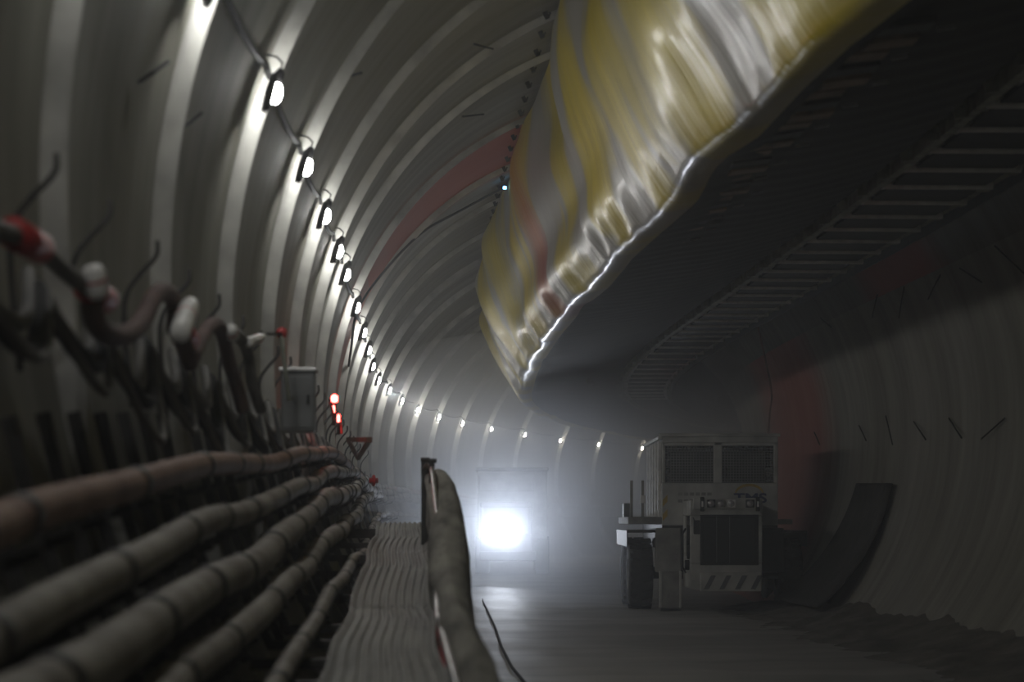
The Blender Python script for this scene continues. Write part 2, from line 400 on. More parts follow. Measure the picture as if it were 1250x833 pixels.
def duct_mat():
    m = bpy.data.materials.new('duct_fabric'); m.use_nodes = True; nt = m.node_tree; N = nt.nodes; L = nt.links
    b = N['Principled BSDF']; b.inputs['Roughness'].default_value = .42; b.inputs['Specular IOR Level'].default_value = .6
    b.inputs['Metallic'].default_value = .15; b.inputs['Coat Weight'].default_value = .3; b.inputs['Coat Roughness'].default_value = .2
    uv = N.new('ShaderNodeUVMap'); uv.uv_map = 'UVMap'
    def noise(stretch, det=4, dist=0.):
        mp = N.new('ShaderNodeMapping'); mp.inputs['Scale'].default_value = stretch
        L.new(uv.outputs[0], mp.inputs['Vector'])
        n = N.new('ShaderNodeTexNoise'); n.inputs['Scale'].default_value = 1; n.inputs['Detail'].default_value = det
        n.inputs['Distortion'].default_value = dist
        L.new(mp.outputs[0], n.inputs['Vector']); return n
    mp = N.new('ShaderNodeMapping'); L.new(uv.outputs[0], mp.inputs['Vector'])
    w = N.new('ShaderNodeTexWave'); w.inputs['Scale'].default_value = .085; w.inputs['Distortion'].default_value = 6.5; w.inputs['Detail'].default_value = 2
    w.inputs['Detail Scale'].default_value = .38
    L.new(mp.outputs[0], w.inputs['Vector'])
    r = N.new('ShaderNodeValToRGB'); e = r.color_ramp.elements
    e[0].position = .0; e[0].color = (.44, .43, .40, 1); e[1].position = .95; e[1].color = (.66, .52, .03, 1)
    x = r.color_ramp.elements.new(.36); x.color = (.40,.385,.33,1)
    x = r.color_ramp.elements.new(.58); x.color = (.56,.46,.09,1)
    nb = noise((.42, 1.3, 1), 3, .6)
    q1 = N.new('ShaderNodeMath'); q1.operation = 'MULTIPLY_ADD'; q1.inputs[1].default_value = 2.6; q1.inputs[2].default_value = -1.05; L.new(nb.outputs['Fac'], q1.inputs[0])
    q2 = N.new('ShaderNodeMath'); q2.operation = 'MULTIPLY_ADD'; q2.inputs[1].default_value = .5; L.new(w.outputs['Fac'], q2.inputs[0]); L.new(q1.outputs[0], q2.inputs[2])
    L.new(q2.outputs[0], r.inputs[0])
    # lower hem more yellow
    sx = N.new('ShaderNodeSeparateXYZ'); L.new(uv.outputs[0], sx.inputs[0])
    mr = N.new('ShaderNodeMapRange'); mr.inputs[1].default_value = .7; mr.inputs[2].default_value = 1.0; mr.inputs[3].default_value = 0; mr.inputs[4].default_value = .55
    L.new(sx.outputs[1], mr.inputs[0])
    mx = N.new('ShaderNodeMix'); mx.data_type = 'RGBA'; L.new(mr.outputs[0], mx.inputs[0]); L.new(r.outputs[0], mx.inputs[6]); mx.inputs[7].default_value = (.55,.43,.08,1)
    # red stain
    def blob(u0, su, v0, sv):
        a = N.new('ShaderNodeMath'); a.operation = 'MULTIPLY_ADD'; a.inputs[1].default_value = 1/su; a.inputs[2].default_value = -u0/su; L.new(sx.outputs[0], a.inputs[0])
        c = N.new('ShaderNodeMath'); c.operation = 'MULTIPLY_ADD'; c.inputs[1].default_value = 1/sv; c.inputs[2].default_value = -v0/sv; L.new(sx.outputs[1], c.inputs[0])
        cb = N.new('ShaderNodeCombineXYZ'); L.new(a.outputs[0], cb.inputs[0]); L.new(c.outputs[0], cb.inputs[1])
        ln = N.new('ShaderNodeVectorMath'); ln.operation = 'LENGTH'; L.new(cb.outputs[0], ln.inputs[0])
        q = N.new('ShaderNodeMapRange'); q.interpolation_type = 'SMOOTHSTEP'; q.inputs[1].default_value = .2; q.inputs[2].default_value = 1; q.inputs[3].default_value = .85; q.inputs[4].default_value = 0
        L.new(ln.outputs['Value'], q.inputs[0]); return q
    out = mx.outputs[2]
    for args in ((S_of_Y(30.6), 1.8, .92, .35), (S_of_Y(31), 1.5, .45, .55)):
        q = blob(*args); m2 = N.new('ShaderNodeMix'); m2.data_type = 'RGBA'; L.new(q.outputs[0], m2.inputs[0]); L.new(out, m2.inputs[6]); m2.inputs[7].default_value = (.36,.07,.05,1); out = m2.outputs[2]
    L.new(out, b.inputs['Base Color'])
    n = noise((9, 1.1, 1), 6, .4); n2 = noise((2.4, .6, 1), 3, .8)
    ad = N.new('ShaderNodeMath'); ad.operation = 'MULTIPLY_ADD'; ad.inputs[1].default_value = .3; L.new(n2.outputs['Fac'], ad.inputs[0]); L.new(n.outputs['Fac'], ad.inputs[2])
    bp = N.new('ShaderNodeBump'); bp.inputs['Strength'].default_value = .6; bp.inputs['Distance'].default_value = .05
    L.new(ad.outputs[0], bp.inputs['Height']); L.new(bp.outputs[0], b.inputs['Normal'])
    return m
M['duct'] = duct_mat()
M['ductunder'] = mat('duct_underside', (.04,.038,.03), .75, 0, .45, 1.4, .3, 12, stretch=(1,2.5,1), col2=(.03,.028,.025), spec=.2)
b = MB(); b.grid(GL); put(b.build('side_skin', M['duct'], duct, uv=UVL))['label'] = 'wrinkled yellow and silver side of the duct'
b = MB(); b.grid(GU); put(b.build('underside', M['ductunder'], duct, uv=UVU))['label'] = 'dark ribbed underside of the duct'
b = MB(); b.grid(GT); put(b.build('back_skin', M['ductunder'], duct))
# boards, clips and seam under the duct
for i in range(26):
    S = S_of_Y(13.2)+i*.42; ca = crease_a(S)+.42+.05*math.sin(i*2.1)
    z = 3.075
    b = MB(); w = .15
    b.hexa([T(S,ca,z-.03),T(S+.24,ca,z-.03),T(S+.24,ca+.33,z+.015),T(S,ca+.33,z+.015)],[T(S,ca,z+.02),T(S+.24,ca,z+.02),T(S+.24,ca+.33,z+.06),T(S,ca+.33,z+.06)])
    put(b.build('lacing_board', M['board'] if i % 3 else M['dark'], duct))
    if i % 2 == 0:
        b = MB().bar(T(S+.1,ca+.36,z-.01), T(S+.1,ca+.47,z+.01), .022, .02); put(b.build('clip', M['zinc'], duct))
for i in range(34):                        # hanger bolts along the top seam
    S = S_of_Y(16)+i*.95
    b = MB().bar(Th(S, D(-25.5), R-.02), Th(S, D(-25.5), R-.10), .05).bar(Th(S, D(-25.5), R-.1), T(S, -1.95, 5.62), .02)
    put(b.build('hanger', M['black'], duct))
# hanging torn flap at the dark far part of the underside
fp = [at(672,424,50), at(700,438,49.6), at(727,470,49.2), at(722,474,49.2), at(706,452,49.6), at(680,436,50)]
b = MB(); b.add([*fp, *[p+Vector((.0,.05,.0)) for p in fp]], [(0,1,4,5),(1,2,3,4),(11,10,7,6),(10,9,8,7),(0,6,7,1),(1,7,8,2),(3,9,10,4),(4,10,11,5)])
put(b.build('loose_flap', M['tarp'], duct))['label'] = 'pale torn flap hanging from the underside'

# ------------------------------------------------------------------ belt conveyor
conv = thing('belt_conveyor', 'dark belt conveyor hung beside the duct under the tunnel roof', 'conveyor', T(S_of_Y(30), 1.8, 3.5))
cS0, cS1 = S_of_Y(4), SM-14
def runbar(a, z, w, h, S0=cS0, S1=cS1, step=.8):
    b = MB(); G = []
    for S in np.arange(S0, S1, step):
        G.append([T(S,a-w/2,z-h/2),T(S,a+w/2,z-h/2),T(S,a+w/2,z+h/2),T(S,a-w/2,z+h/2)])
    b.grid(G, True); b.sm = [False]*len(b.sm); return b
for a in (1.28, 2.5): put(runbar(a, 3.42 if a < 2 else 3.5, .08, .13).build('stringer', M['frame'], conv))
put(runbar(1.9, 3.72, .95, .03).build('belt', M['belt'], conv)); put(runbar(1.9, 3.40, .95, .025).build('return_belt', M['belt'], conv))
put(runbar(1.9, 4.0, 1.5, .03).build('cover', M['dark'], conv)); put(runbar(2.60, 3.69, .02, .68).build('side_skirt', M['dark'], conv)); put(runbar(1.2, 3.80, .02, .40).build('side_skirt', M['dark'], conv))
i = 0; S = S_of_Y(10)
while S < S_of_Y(62):
    b = MB(); b.cyl(T(S,1.33,3.40), T(S,2.46,3.40), .05, 10)
    put(b.build('return_roller', M['white'], conv))
    b = MB()
    b.bar(T(S+.35,1.2,3.44), T(S+.35,2.52,3.42), .10, .06); b.bar(T(S+.35,1.28,3.5), T(S+.35,1.28,3.80), .05)
    b.bar(T(S+.35,2.5,3.5), T(S+.35,2.5,3.80), .05); b.bar(T(S+.35,1.2,3.34), T(S+.35,1.17,3.56), .12,.04)
    put(b.build('cross_frame', M['frame'], conv))
    S += 1.05 if S < S_of_Y(40) else 1.6; i += 1
S = S_of_Y(9)
while S < S_of_Y(80):
    b = MB(); b.bar(T(S,2.5,3.5), T(S,2.62,5.22), .05); b.bar(T(S,1.28,3.5), T(S,1.36,5.85), .05)
    put(b.build('hanger_rod', M['dark'], conv)); S += 4

# ------------------------------------------------------------------ pipes on the left wall
PIPES = [
 ('brown service pipe, uppermost on the left rack', [(0,655),(60,628),(155,590),(250,573),(330,560),(400,552)], .063, 'pipe_rust', 4.40, .012),
 ('grey service pipe, second from the top on the left rack', [(0,780),(105,715),(190,672),(300,620),(350,600),(400,580),(430,574)], .068, 'pipe', 4.40, .012),
 ('thick grey pipe in the middle of the left rack', [(110,810),(230,740),(320,675),(350,650),(390,615),(440,590)], .087, 'pipe', 4.38, .012),
 ('grey service pipe, second from the bottom on the left rack', [(250,810),(330,730),(395,665),(440,615),(455,604)], .074, 'pipe', 4.38, .012),
 ('thin grey pipe, lowest on the left rack beside the walkway', [(350,810),(400,730),(430,690),(450,660),(466,628)], .053, 'pipe', 4.36, .01)]
PF = []
SE = SM-14
for k, (lab, px, r, mk, rad, wob) in enumerate(PIPES):
    h_ = [hit(x, y, rad) for x, y in px]
    0 and print('pipe', k, [(round(float(T(s,0,0).y),1), round(math.degrees(t),1), round(ZC+rad*math.cos(t),2)) for s, t in h_])
    cf = np.polyfit([q[0] for q in h_], [q[1] for q in h_], 2); sa, sb = h_[0][0], h_[-1][0]
    def thf(S, h_s=h_):
        q = sorted(h_s); xs = [u[0] for u in q]; ys = [u[1] for u in q]
        if S < xs[0]: return ys[0]+(S-xs[0])*(ys[1]-ys[0])/(xs[1]-xs[0])
        return float(np.mean([np.interp(S+d, xs, ys) for d in (-.5,-.25,0,.25,.5)]))
    PF.append((thf, rad))
    pipe = thing('service_pipe', lab, 'pipe', Th(sa, thf(sa), rad), 0, 'service pipes on the left wall rack')
    P = []; Sx = S_of_Y(4.0); j = 0
    seg = 4.4-.3*k
    while Sx < SE:
        w = wob*.4*(math.sin(j*2.3+k)+.7*math.sin(j*.9)); P.append(Th(Sx, thf(Sx)+w, rad+.02*math.sin(j*1.7+k))); Sx += seg/2; j += 1
    P = smooth_poly(P, 5)
    put(MB().tube(P, r, 18).build('pipe_body', M[mk], pipe))
    # couplings
    acc = 0; nxt = .6+.35*k; cnt = 0
    for i in range(1, len(P)-1):
        acc += (P[i]-P[i-1]).length
        if acc >= nxt:
            t = (P[i+1]-P[i-1]).normalized(); nxt += 1.6+.5*((cnt*7+k*3) % 4)/3; cnt += 1
            O = P[i]; b = MB()
            b.lathe([(r*.98,-.055),(r*1.10,-.045),(r*1.14,-.02),(r*1.14,.02),(r*1.10,.045),(r*.98,.055)], t, O, 20)
            sd = t.cross(Vector((0,0,1))).normalized()
            put(b.build('coupling', M['dark'], pipe))
            if O.y > 62: break

# ------------------------------------------------------------------ support frames
def deck_z(Yv): return float(np.interp(Yv, [4,9.3,11.9,14.9,17.1,21.1,25,30], [-.80,-.72,-.68,-.62,-.43,-.23,-.06,-.06]))
def deck_x(Yv):
    return (float(np.interp(Yv, [4,9.3,11.9,14.9,17.1,21.1,25,30],[-.62,-.85,-.98,-1.13,-1.21,-1.39,-1.56,-1.76])),
            float(np.interp(Yv, [4,9.3,11.9,14.9,17.1,21.1,25,30],[-.05,-.29,-.42,-.57,-.65,-.83,-1.0,-1.2])))
S = S_of_Y(5.6); fi = 0
while True:
    fi += 1
    base = T(S, -4.1, floor_z(S)); fy = base.y
    if fy > 52: break
    lab = 'black steel pipe support frame with wall post, %s from the near end' % ordinal(fi)
    fr = thing('pipe_support_frame', lab, 'frame', base, 0, 'support frames under the left pipes')
    tp = PF[0][0](S)+D(4.4); b = MB(); n = 10; th0 = D(-118)
    G = []
    for i in range(n+1):
        th = th0+(tp-th0)*i/n
        row = []
        for ds, rr in ((-.03, R-.03),(.03,R-.03),(.03,R-.085),(-.03,R-.085)): row.append(Th(S+ds, th, rr))
        G.append(row)
    b.grid(G, True); b.sm = [False]*len(b.sm); b.add(G[-1], [(0,1,2,3)]); put(b.build('wall_post', M['dark'], fr))
    for k, (thf, rad) in enumerate(PF):
        th = thf(S)-(PIPES[k][2]+.03)/rad
        b = MB().bar(Th(S, th, R-.1), Th(S, th, rad-.0), .05, .035); put(b.build('bracket_arm', M['dark'], fr))
    if fy < 27 and fi % 2 == 0:
        xl, xr = deck_x(fy); zd = deck_z(fy)-.09
        lx = base.x; b = MB()
        b.bar((xl-.45, fy, zd-.02), (xr+.03, fy, zd-.02), .06, .06); put(b.build('cross_beam', M['dark'], fr))
        b = MB().bar((xr-.02, fy, zd), (xr-.02, fy, floor_z(S)), .05); put(b.build('leg', M['dark'], fr))
        b = MB().bar((xr-.02, fy, floor_z(S)+.4), (xl-.1, fy, zd), .04); put(b.build('brace', M['dark'], fr))
    S += .66 if fy < 14 else (1.0 if fy < 26 else 2.2)

# ------------------------------------------------------------------ walkway deck
edges = [5, 8.0, 10.4, 12.8, 15.0, 17.2, 19.6, 22.2, 24.9]
walk = thing('walkway', 'raised walkway of ribbed grey metal panels beside the pipes', 'walkway', (-.55, 5, -.8))
names = ['at the viewer, cut off by the bottom edge','second from the viewer','third from the viewer','fourth from the viewer','fifth from the viewer','sixth from the viewer','seventh from the viewer','farthest along the walkway']
for i, (y0, y1) in enumerate(zip(edges[:-1], edges[1:])):
    b = MB(); G = []
    NR = 9
    for Yv in np.linspace(y0, y1-.03, 14):
        xl, xr = deck_x(Yv); z = deck_z(Yv)+.011*math.sin(Yv*1.6)+.004*math.sin(Yv*3.3+1); xo = .014*math.sin(Yv*1.5)
        row = [Vector((xl+xo, Yv, z-.07)), Vector((xl+xo, Yv, z+.012)), Vector((xl+xo+.015, Yv, z+.012))]
        for k in range(NR*6+1):
            u = k/(NR*6); x = xl+.02+(xr-xl-.04)*u; ph = (u*NR) % 1.0
            dz = -.016 if .28 < ph < .72 else 0
            row.append(Vector((x+xo, Yv, z+dz)))
        row += [Vector((xr+xo-.015, Yv, z+.012)), Vector((xr+xo, Yv, z+.012)), Vector((xr+xo, Yv, z-.07))]
        G.append(row)
    b.grid(G); b.sm = [False]*len(b.sm)
    put(b.build('panel', M['deck'], walk))

# railing with dusty cloth
from mathutils import noise as mn
rail = thing('walkway_railing', 'dark post and rail at the far right edge of the walkway', 'railing', at(521, 690, 21))
for (px, yy, ztop) in ((519, 20.6, .55), (527, 19.2, .50)):
    X = (px-CX)/F*yy
    put(MB().bar((X, yy, deck_z(yy)-.3), (X, yy, ztop), .075 if px == 519 else .05, .05).cyl((X,yy,ztop-.01),(X,yy,ztop+.03),.045,12).build('post', M['dark'], rail))
put(MB().tube([((519-CX)/F*20.6,20.6,.48),((524-CX)/F*20,20,.52),((527-CX)/F*19.2,19.2,.45),(-.60,17.2,-.05),(-.53,15,-.35),(-.42,12,-.55),(-.26,9.3,-.66),(-.1,6.5,-.74)], .022, 8).build('top_rail', M['zinc'], rail))
put(MB().tube([((524-CX)/F*20,20,.1),((527-CX)/F*19.2,19.2,.0),(-.62,17.2,-.35),(-.55,15,-.5)], .018, 8).build('mid_rail', M['dark'], rail))
put(MB().tube([(-.68,18.6,-.30),(-.60,17,-.40),(-.50,14.4,-.60),(-.40,11.9,-.66),(-.30,10,-.71)], .022, 8).build('red_hose', M['redfit'], rail))['label'] = 'red tube along the foot of the railing'
b = MB(); G = []
st = [(21.2,-.80,-.66,.40,.47),(20.4,-.80,-.60,.42,.46),(19.5,-.77,-.53,.35,.40),(18.4,-.73,-.46,.16,.2),(17.3,-.67,-.42,-.03,0),(16,-.62,-.37,-.2,-.2),(14.4,-.52,-.32,-.38,-.38),(12.5,-.42,-.27,-.48,-.5),(11.3,-.38,-.22,-.55,-.56),(9.3,-.25,-.06,-.70,-.72),(7.6,-.14,.08,-.78,-.8),(5.5,-.02,.2,-.85,-.88)]
def sti(Yv):
    ys = [q[0] for q in st][::-1]; return [float(np.interp(Yv, ys, [q[j] for q in st][::-1])) for j in (1,2,3)]
for Yv in np.linspace(21.2, 5.5, 90):
    x0, x1, zt = sti(Yv); row = []
    fz = -1.74
    for k in range(25):
        u = k/24
        if u < .25: t = u/.25; x = x0; z = zt-.55*(1-t)
        elif u < .45: t = (u-.25)/.2; x = x0+(x1-x0)*t; z = zt+.05*math.sin(t*PI)
        else: t = (u-.45)/.55; x = x1+.06*t+.05*math.sin(t*5); z = zt+(fz+.05-zt)*t
        wv = .012*math.sin(Yv*1.1+u*5)+.03*mn.fractal(Vector((Yv*.3,u*7,3)),1,2,4)
        row.append(Vector((x+wv, Yv, z+wv*.6)))
    G.append(row)
b.grid(G); tag(b.build('dust_cloth', M['tarp'], solid=.01), 'dusty grey cloth draped over the walkway railing', 'cloth')

# ------------------------------------------------------------------ hooks, cables, hoses on the left wall
hookS = []; Yv = 6.6
while Yv < 46:
    hookS.append(S_of_Y(Yv)); Yv += 1.32 if Yv < 30 else 2.0
for i, S in enumerate(hookS):
    z = 1.02; th = math.acos((z-ZC)/R)*-1
    def W(z, off): 
        rr = R-off; return T(S+.0, -math.sqrt(rr*rr-(z-ZC)**2), z)
    pz = [W(.55,.05), W(.95,.06), W(1.12,.08), W(1.22,.14), W(1.32,.22), W(1.40,.22)]
    b = MB().tube(smooth_poly([q+Vector((0,.04*k,0)) for k, q in enumerate(pz)], 5), .013, 7)
    o = b.build('cable_hook', M['dark'], origin=W(.9,.1))
    tag(o, 'bent steel cable hook on the left wall, %s from the near end' % ordinal(i+1), 'hook', 'cable hooks on the left wall')
rc = random.Random(11)
CB = [(.92,.27,.030,'cable','grey cable sagging in shallow loops between the left wall hooks'),(.86,.35,.036,'black','thick black cable sagging in deep loops between the wall hooks'),
      (.84,.42,.020,'cable','thin grey cable hanging just under the thick black cable')]
for ci, (z0, sag, r, mk, lab) in enumerate(CB):
    P = []
    for a0, a1 in zip(hookS[:-1], hookS[1:]):
        sg = sag*(.7+.5*rc.random())
        if a0 > S_of_Y(24): sg *= .6
        for k in range(8):
            t = k/8; z = z0-sg*4*t*(1-t); off = .13+.03*ci+.06*math.sin(t*PI); rr = R-off
            P.append(T(a0+(a1-a0)*t, -math.sqrt(rr*rr-(z-ZC)**2), z))
    tag(MB().tube(P, r, 8).build('power_cable', M[mk], origin=P[0]), lab, 'cable', 'cables looped along the left wall')
def wallpath(px, r): return smooth_poly([hp(x, y, r) for x, y in px], 7)
hose = thing('supply_hose', 'brown hose with red fittings looping over hooks at the upper left', 'hose', hp(110,380,4.45))
put(MB().tube(wallpath([(-40,270),(15,287),(40,298),(75,330),(108,356)], 4.42), .034, 12).build('grey_section', M['cable'], hose))['label'] = 'grey upper section of the hose'
put(MB().tube(wallpath([(112,352),(112,385),(125,405),(150,410),(172,392),(186,365),(200,356),(212,372),(214,400),(222,420),(232,445)], 4.42), .046, 12).build('brown_section', M['hosebrown'], hose))
for a_, b_ in (((12,285),(46,303)),((106,352),(128,366)),((218,398),(232,416))):
    put(MB().cyl(hp(*a_,4.42), hp(*b_,4.42), .056, 14).build('coupling', M['redfit'], hose))['label'] = 'red coupling'
hose2 = thing('supply_hose', 'second brown hose looping down past the white sleeves further along', 'hose', hp(260,400,4.45))
put(MB().tube(wallpath([(232,440),(250,405),(262,396),(272,410),(278,440),(288,470),(296,500)], 4.42), .045, 12).build('hose_body', M['hosebrown'], hose2))
hose3 = MB().tube(wallpath([(275,405),(290,410),(302,430),(308,470),(318,500)], 4.4), .04, 12).build('supply_hose', M['cable'], origin=hp(290,410,4.4))
tag(hose3, 'dark grey hose hanging nearest to the red capped post', 'hose')
def bottle(p0, p1, r, lab):
    t = thing('hose_sleeve', lab, 'sleeve', p0, 0, 'white sleeves among the hoses')
    put(MB().lathe([(0,-.002),(r*.8,0),(r,.02),(r,(p1-p0).length*.8),(r*.75,(p1-p0).length*.97),(0,(p1-p0).length)], p1-p0, p0, 16).build('sleeve_body', M['white'], t))
    q = p0.lerp(p1,.55); put(MB().lathe([(r*1.0,-.006),(r*1.06,0),(r*1.0,.006)], p1-p0, q, 16).build('band', M['redfit'], t))
bottle(hp(120,362,4.36), hp(110,325,4.36), .045, 'small white sleeve above the nearer red coupling')
bottle(hp(219,408,4.34), hp(232,370,4.34), .052, 'white sleeve with band standing beyond the brown hose loop')
bottle(hp(284,412,4.36), hp(281,400,4.36), .04, 'tiny white sleeve beside the red capped post')
bottle(hp(303,418,4.36), hp(320,412,4.36), .035, 'white connector lying against the red capped post')

# marker post with red cap, cabinet, red lamps
mp_ = thing('marker_post', 'pale post with red round cap standing above the pipe rack', 'post', hp(345,480,4.25))
put(MB().tube([hp(352,490,4.25), hp(347,440,4.25), hp(343,412,4.25)], .016, 8).build('pole', mat('pale_green',(.45,.48,.40),.5), mp_))
put(MB().lathe([(0,-.04),(.03,-.03),(.042,0),(.035,.03),(0,.045)], (0,0,1), hp(343,407,4.25), 14).build('cap', M['redfit'], mp_))['label'] = 'red cap'
put(MB().bar(hp(326,408,4.3), hp(343,408,4.25), .02).build('arm', M['dark'], mp_))
cb = thing('switch_cabinet', 'grey electrical cabinet above the pipes with a lid', 'cabinet', hp(365,520,4.2))
pc = hp(364,490,4.25); mt = Matrix.Translation(pc)@Matrix.Rotation(.05,4,'Z')
put(MB().box((-.13,-.12,-.24),(.13,.12,.22), mt).build('body', M['grey'], cb, bevel=.012))
put(MB().box((-.145,-.14,.22),(.145,.13,.25), mt).build('lid', M['zinc'], cb, bevel=.006))
put(MB().box((-.11,-.13,-.21),(.11,-.12,.18), mt).build('door', M['grey'], cb, bevel=.004))
put(MB().box((.07,-.15,-.03),(.09,-.13,.04), mt).build('latch', M['black'], cb))
def redlamp(px, py, r, lab, rr=.035):
    p = hp(px, py, r); t = thing('warning_lamp', lab, 'lamp', p, 0, 'red warning lamps on the left rack')
    put(MB().lathe([(0,-.04),(rr,-.03),(rr*1.1,0),(rr,.03),(0,.045)], (0,0,1), p, 14).build('lens', M['redlamp'], t))
    put(MB().cyl(p-Vector((0,0,.04)), p-Vector((0,0,.16)), .018, 10).build('stem', M['dark'], t))
redlamp(408,487,4.25,'bright red warning lamp beyond the grey cabinet', .032)
redlamp(407,500,4.25,'dim red warning lamp just below the bright one', .012)
redlamp(413,511,4.2,'lowest small red lamp behind the cable bundle', .014)
for (x0,y0,x1,y1,lab) in ((403,492,408,512,'red reflective strip left of the lowest red lamp'),(414,508,417,530,'red reflective strip hanging beyond the grey cabinet')):
    tag(MB().tube(wallpath([(x0,y0),((x0+x1)/2,(y0+y1)/2),(x1,y1)],4.22), .014, 6).build('reflective_strip', mat('red_strip',(.8,.04,.03),.4), origin=hp(x0,y0,4.22)), lab, 'strip')
br = thing('wall_bracket', 'brown triangular steel bracket beyond the red lamps', 'bracket', hp(438,560,4.1))
a_, b_, c_ = hp(425,537,4.25), hp(451,537,3.9), hp(437,560,4.2)
put(MB().bar(a_,b_,.05).build('top_bar', M['rust'], br)); put(MB().bar(b_,c_,.04).build('strut', M['rust'], br)); put(MB().bar(a_,c_,.04).build('strut', M['rust'], br))
tag(MB().lathe([(0,-.06),(.035,-.055),(.035,-.012),(.075,-.012),(.075,.012),(.035,.012),(.035,.055),(0,.06)], (1,.3,0), hp(456,587,4.1), 14).build('pipe_valve', M['redfit'], origin=hp(456,587,4.1)), 'red valve wheel at the bend of the pipes', 'valve')
tag(MB().tube(wallpath([(418,500),(428,430),(437,378),(470,330),(515,284),(560,258),(612,230)], 4.62), .02, 6).build('ceiling_cable', M['black'], origin=hp(515,284,4.62)), 'thin dark cable climbing the wall from the red lamps to the blue light', 'cable')
bl = thing('signal_light', 'tiny blue light on the roof beside the duct', 'light', hp(616,229,4.6))
put(MB().lathe([(0,-.03),(.03,-.02),(.03,.02),(0,.03)], (0,0,1), hp(616,229,4.55), 12).build('lens', M['bluelamp'], bl)); put(MB().cyl(hp(616,229,4.58), hp(616,229,4.68), .04, 10).build('base', M['dark'], bl))

# ------------------------------------------------------------------ things on the right wall
tag(MB().tube(wallpath([(921,370),(925,395),(935,440),(942,480),(940,505),(937,545)], 4.55), .022, 8).build('hanging_cable', M['rust'], origin=hp(942,480,4.55)), 'rust brown cable hanging down the right wall behind the truck', 'cable')
PIN = [((1215,300),(1252,335),'right wall, nearest the right edge'),((1172,327),(1200,345),'right wall, second from the right edge in the upper row'),((1149,335),(1134,365),'right wall, slanting left in the upper row'),
 ((1104,350),(1098,388),'right wall, upright beside the shadow edge'),((1071,360),(1065,388),'right wall, upright above the red stain edge'),((1002,388),(1015,400),'right wall, on the red stain under the shadow'),
 ((1049,520),(1058,538),'right wall, lower row nearest the truck side'),((1082,508),(1090,543),'right wall, lower row, long and upright'),((1116,515),(1130,537),'right wall, lower row, fourth from the right'),
 ((1159,511),(1174,535),'right wall, lower row, second from the right'),((1227,511),(1198,536),'right wall, lower row, slanting down left'),((994,528),(1001,543),'right wall, on the lower red stain'),
 ((170,100),(204,75),'left wall, upper of the two left of the first lamp'),((217,160),(245,138),'left wall, lower of the two left of the first lamp'),((579,54),(601,59),'roof, topmost left of the duct'),((425,93),(441,88),'roof, right of the first lamp'),((564,142),(590,139),'roof, just above the red band')]
for p0, p1, lab in PIN:
    a_, b_ = hp(*p0, R-.03), hp(*p1, R-.10)
    tag(MB().tube([a_, b_], .012, 6).build('lining_pin', M['black'], origin=a_), 'thin dark pin on the '+lab, 'pin', 'thin pins sticking out of the lining')
# dark curved mat leaning on the wall
top_l, top_r = hit(1050,591,R-.05), hit(1092,591,R-.05)
b = MB(); G = []
bot_l, bot_r = hit(948,735,R-.3), hit(1000,745,R-.3)
for i in range(19):
    t = i/18; row = []
    for k in range(7):
        u = k/6
        S = (top_l[0]*(1-u)+top_r[0]*u)*(1-t)+(bot_l[0]*(1-u)+bot_r[0]*u)*t
        th = (top_l[1]*(1-u)+top_r[1]*u)*(1-t)+(bot_l[1]*(1-u)+bot_r[1]*u)*t
        rr = R-.10-.25*t*t; p = Th(S, th, rr); p.z = max(p.z, -1.70); row.append(p)
    G.append(row)
b.grid(G); tag(b.build('rubber_mat', M['mat'], solid=.05), 'long dark curved mat leaning up the right wall behind the truck', 'mat')
# rubble along the right wall
from mathutils import noise as mn
def pile(name, a0, a1, Y0, Y1, hgt, lab, seed, kind=None):
    b = MB(); G = []
    Sa, Sb = S_of_Y(Y0), S_of_Y(Y1)
    for S in np.arange(Sa, Sb, .16):
        row = []; e = math.sin(PI*(S-Sa)/(Sb-Sa))**.4
        for k in range(28):
            u = k/27; a = a0+(a1-a0)*u
            n = mn.fractal(Vector((S*.9, a*1.3, seed)), 1, 2.2, 5); z = floor_z(S)-.04+e*(hgt*u**1.5+.09*n*min(1, u*3)+.06*abs(mn.noise(Vector((S*4,a*4,seed)))))
            row.append(T(S, a, z))
        G.append(row)
    b.grid(G); o = b.build(name, M['dirt'], origin=T((Sa+Sb)/2, (a0+a1)/2, floor_z(Sa))); return tag(o, lab, 'dirt', None, kind)
pile('dirt_pile', 2.0, 4.15, 15, 43, .5, 'long bank of grey dirt and rubble heaped along the right wall', 1.3, 'stuff')
tag(MB().tube([Vector(((x-CX)/F*(F*1.72/(y-HY)), F*1.72/(y-HY), -1.72)) for x, y in ((586,722),(590,735),(604,765),(612,790),(625,815),(640,833),(664,870))], .018, 8).build('floor_cable', M['black']), 'dark cable lying across the open floor near the walkway', 'cable')

# ------------------------------------------------------------------ the parked truck
TY, TX, TZ = 40.0, (880-625)/65.0, -1.75
truck = thing('service_truck', 'dusty white tunnel truck with mesh hood, low cab and blue TMS lettering', 'truck', (TX, TY, TZ))
def tp(name, mb, m, bevel=.015, parent=truck, label=None):
    o = mb.build(name, M[m] if isinstance(m, str) else m, parent, bevel=bevel)
    if label: o['label'] = label
    return o
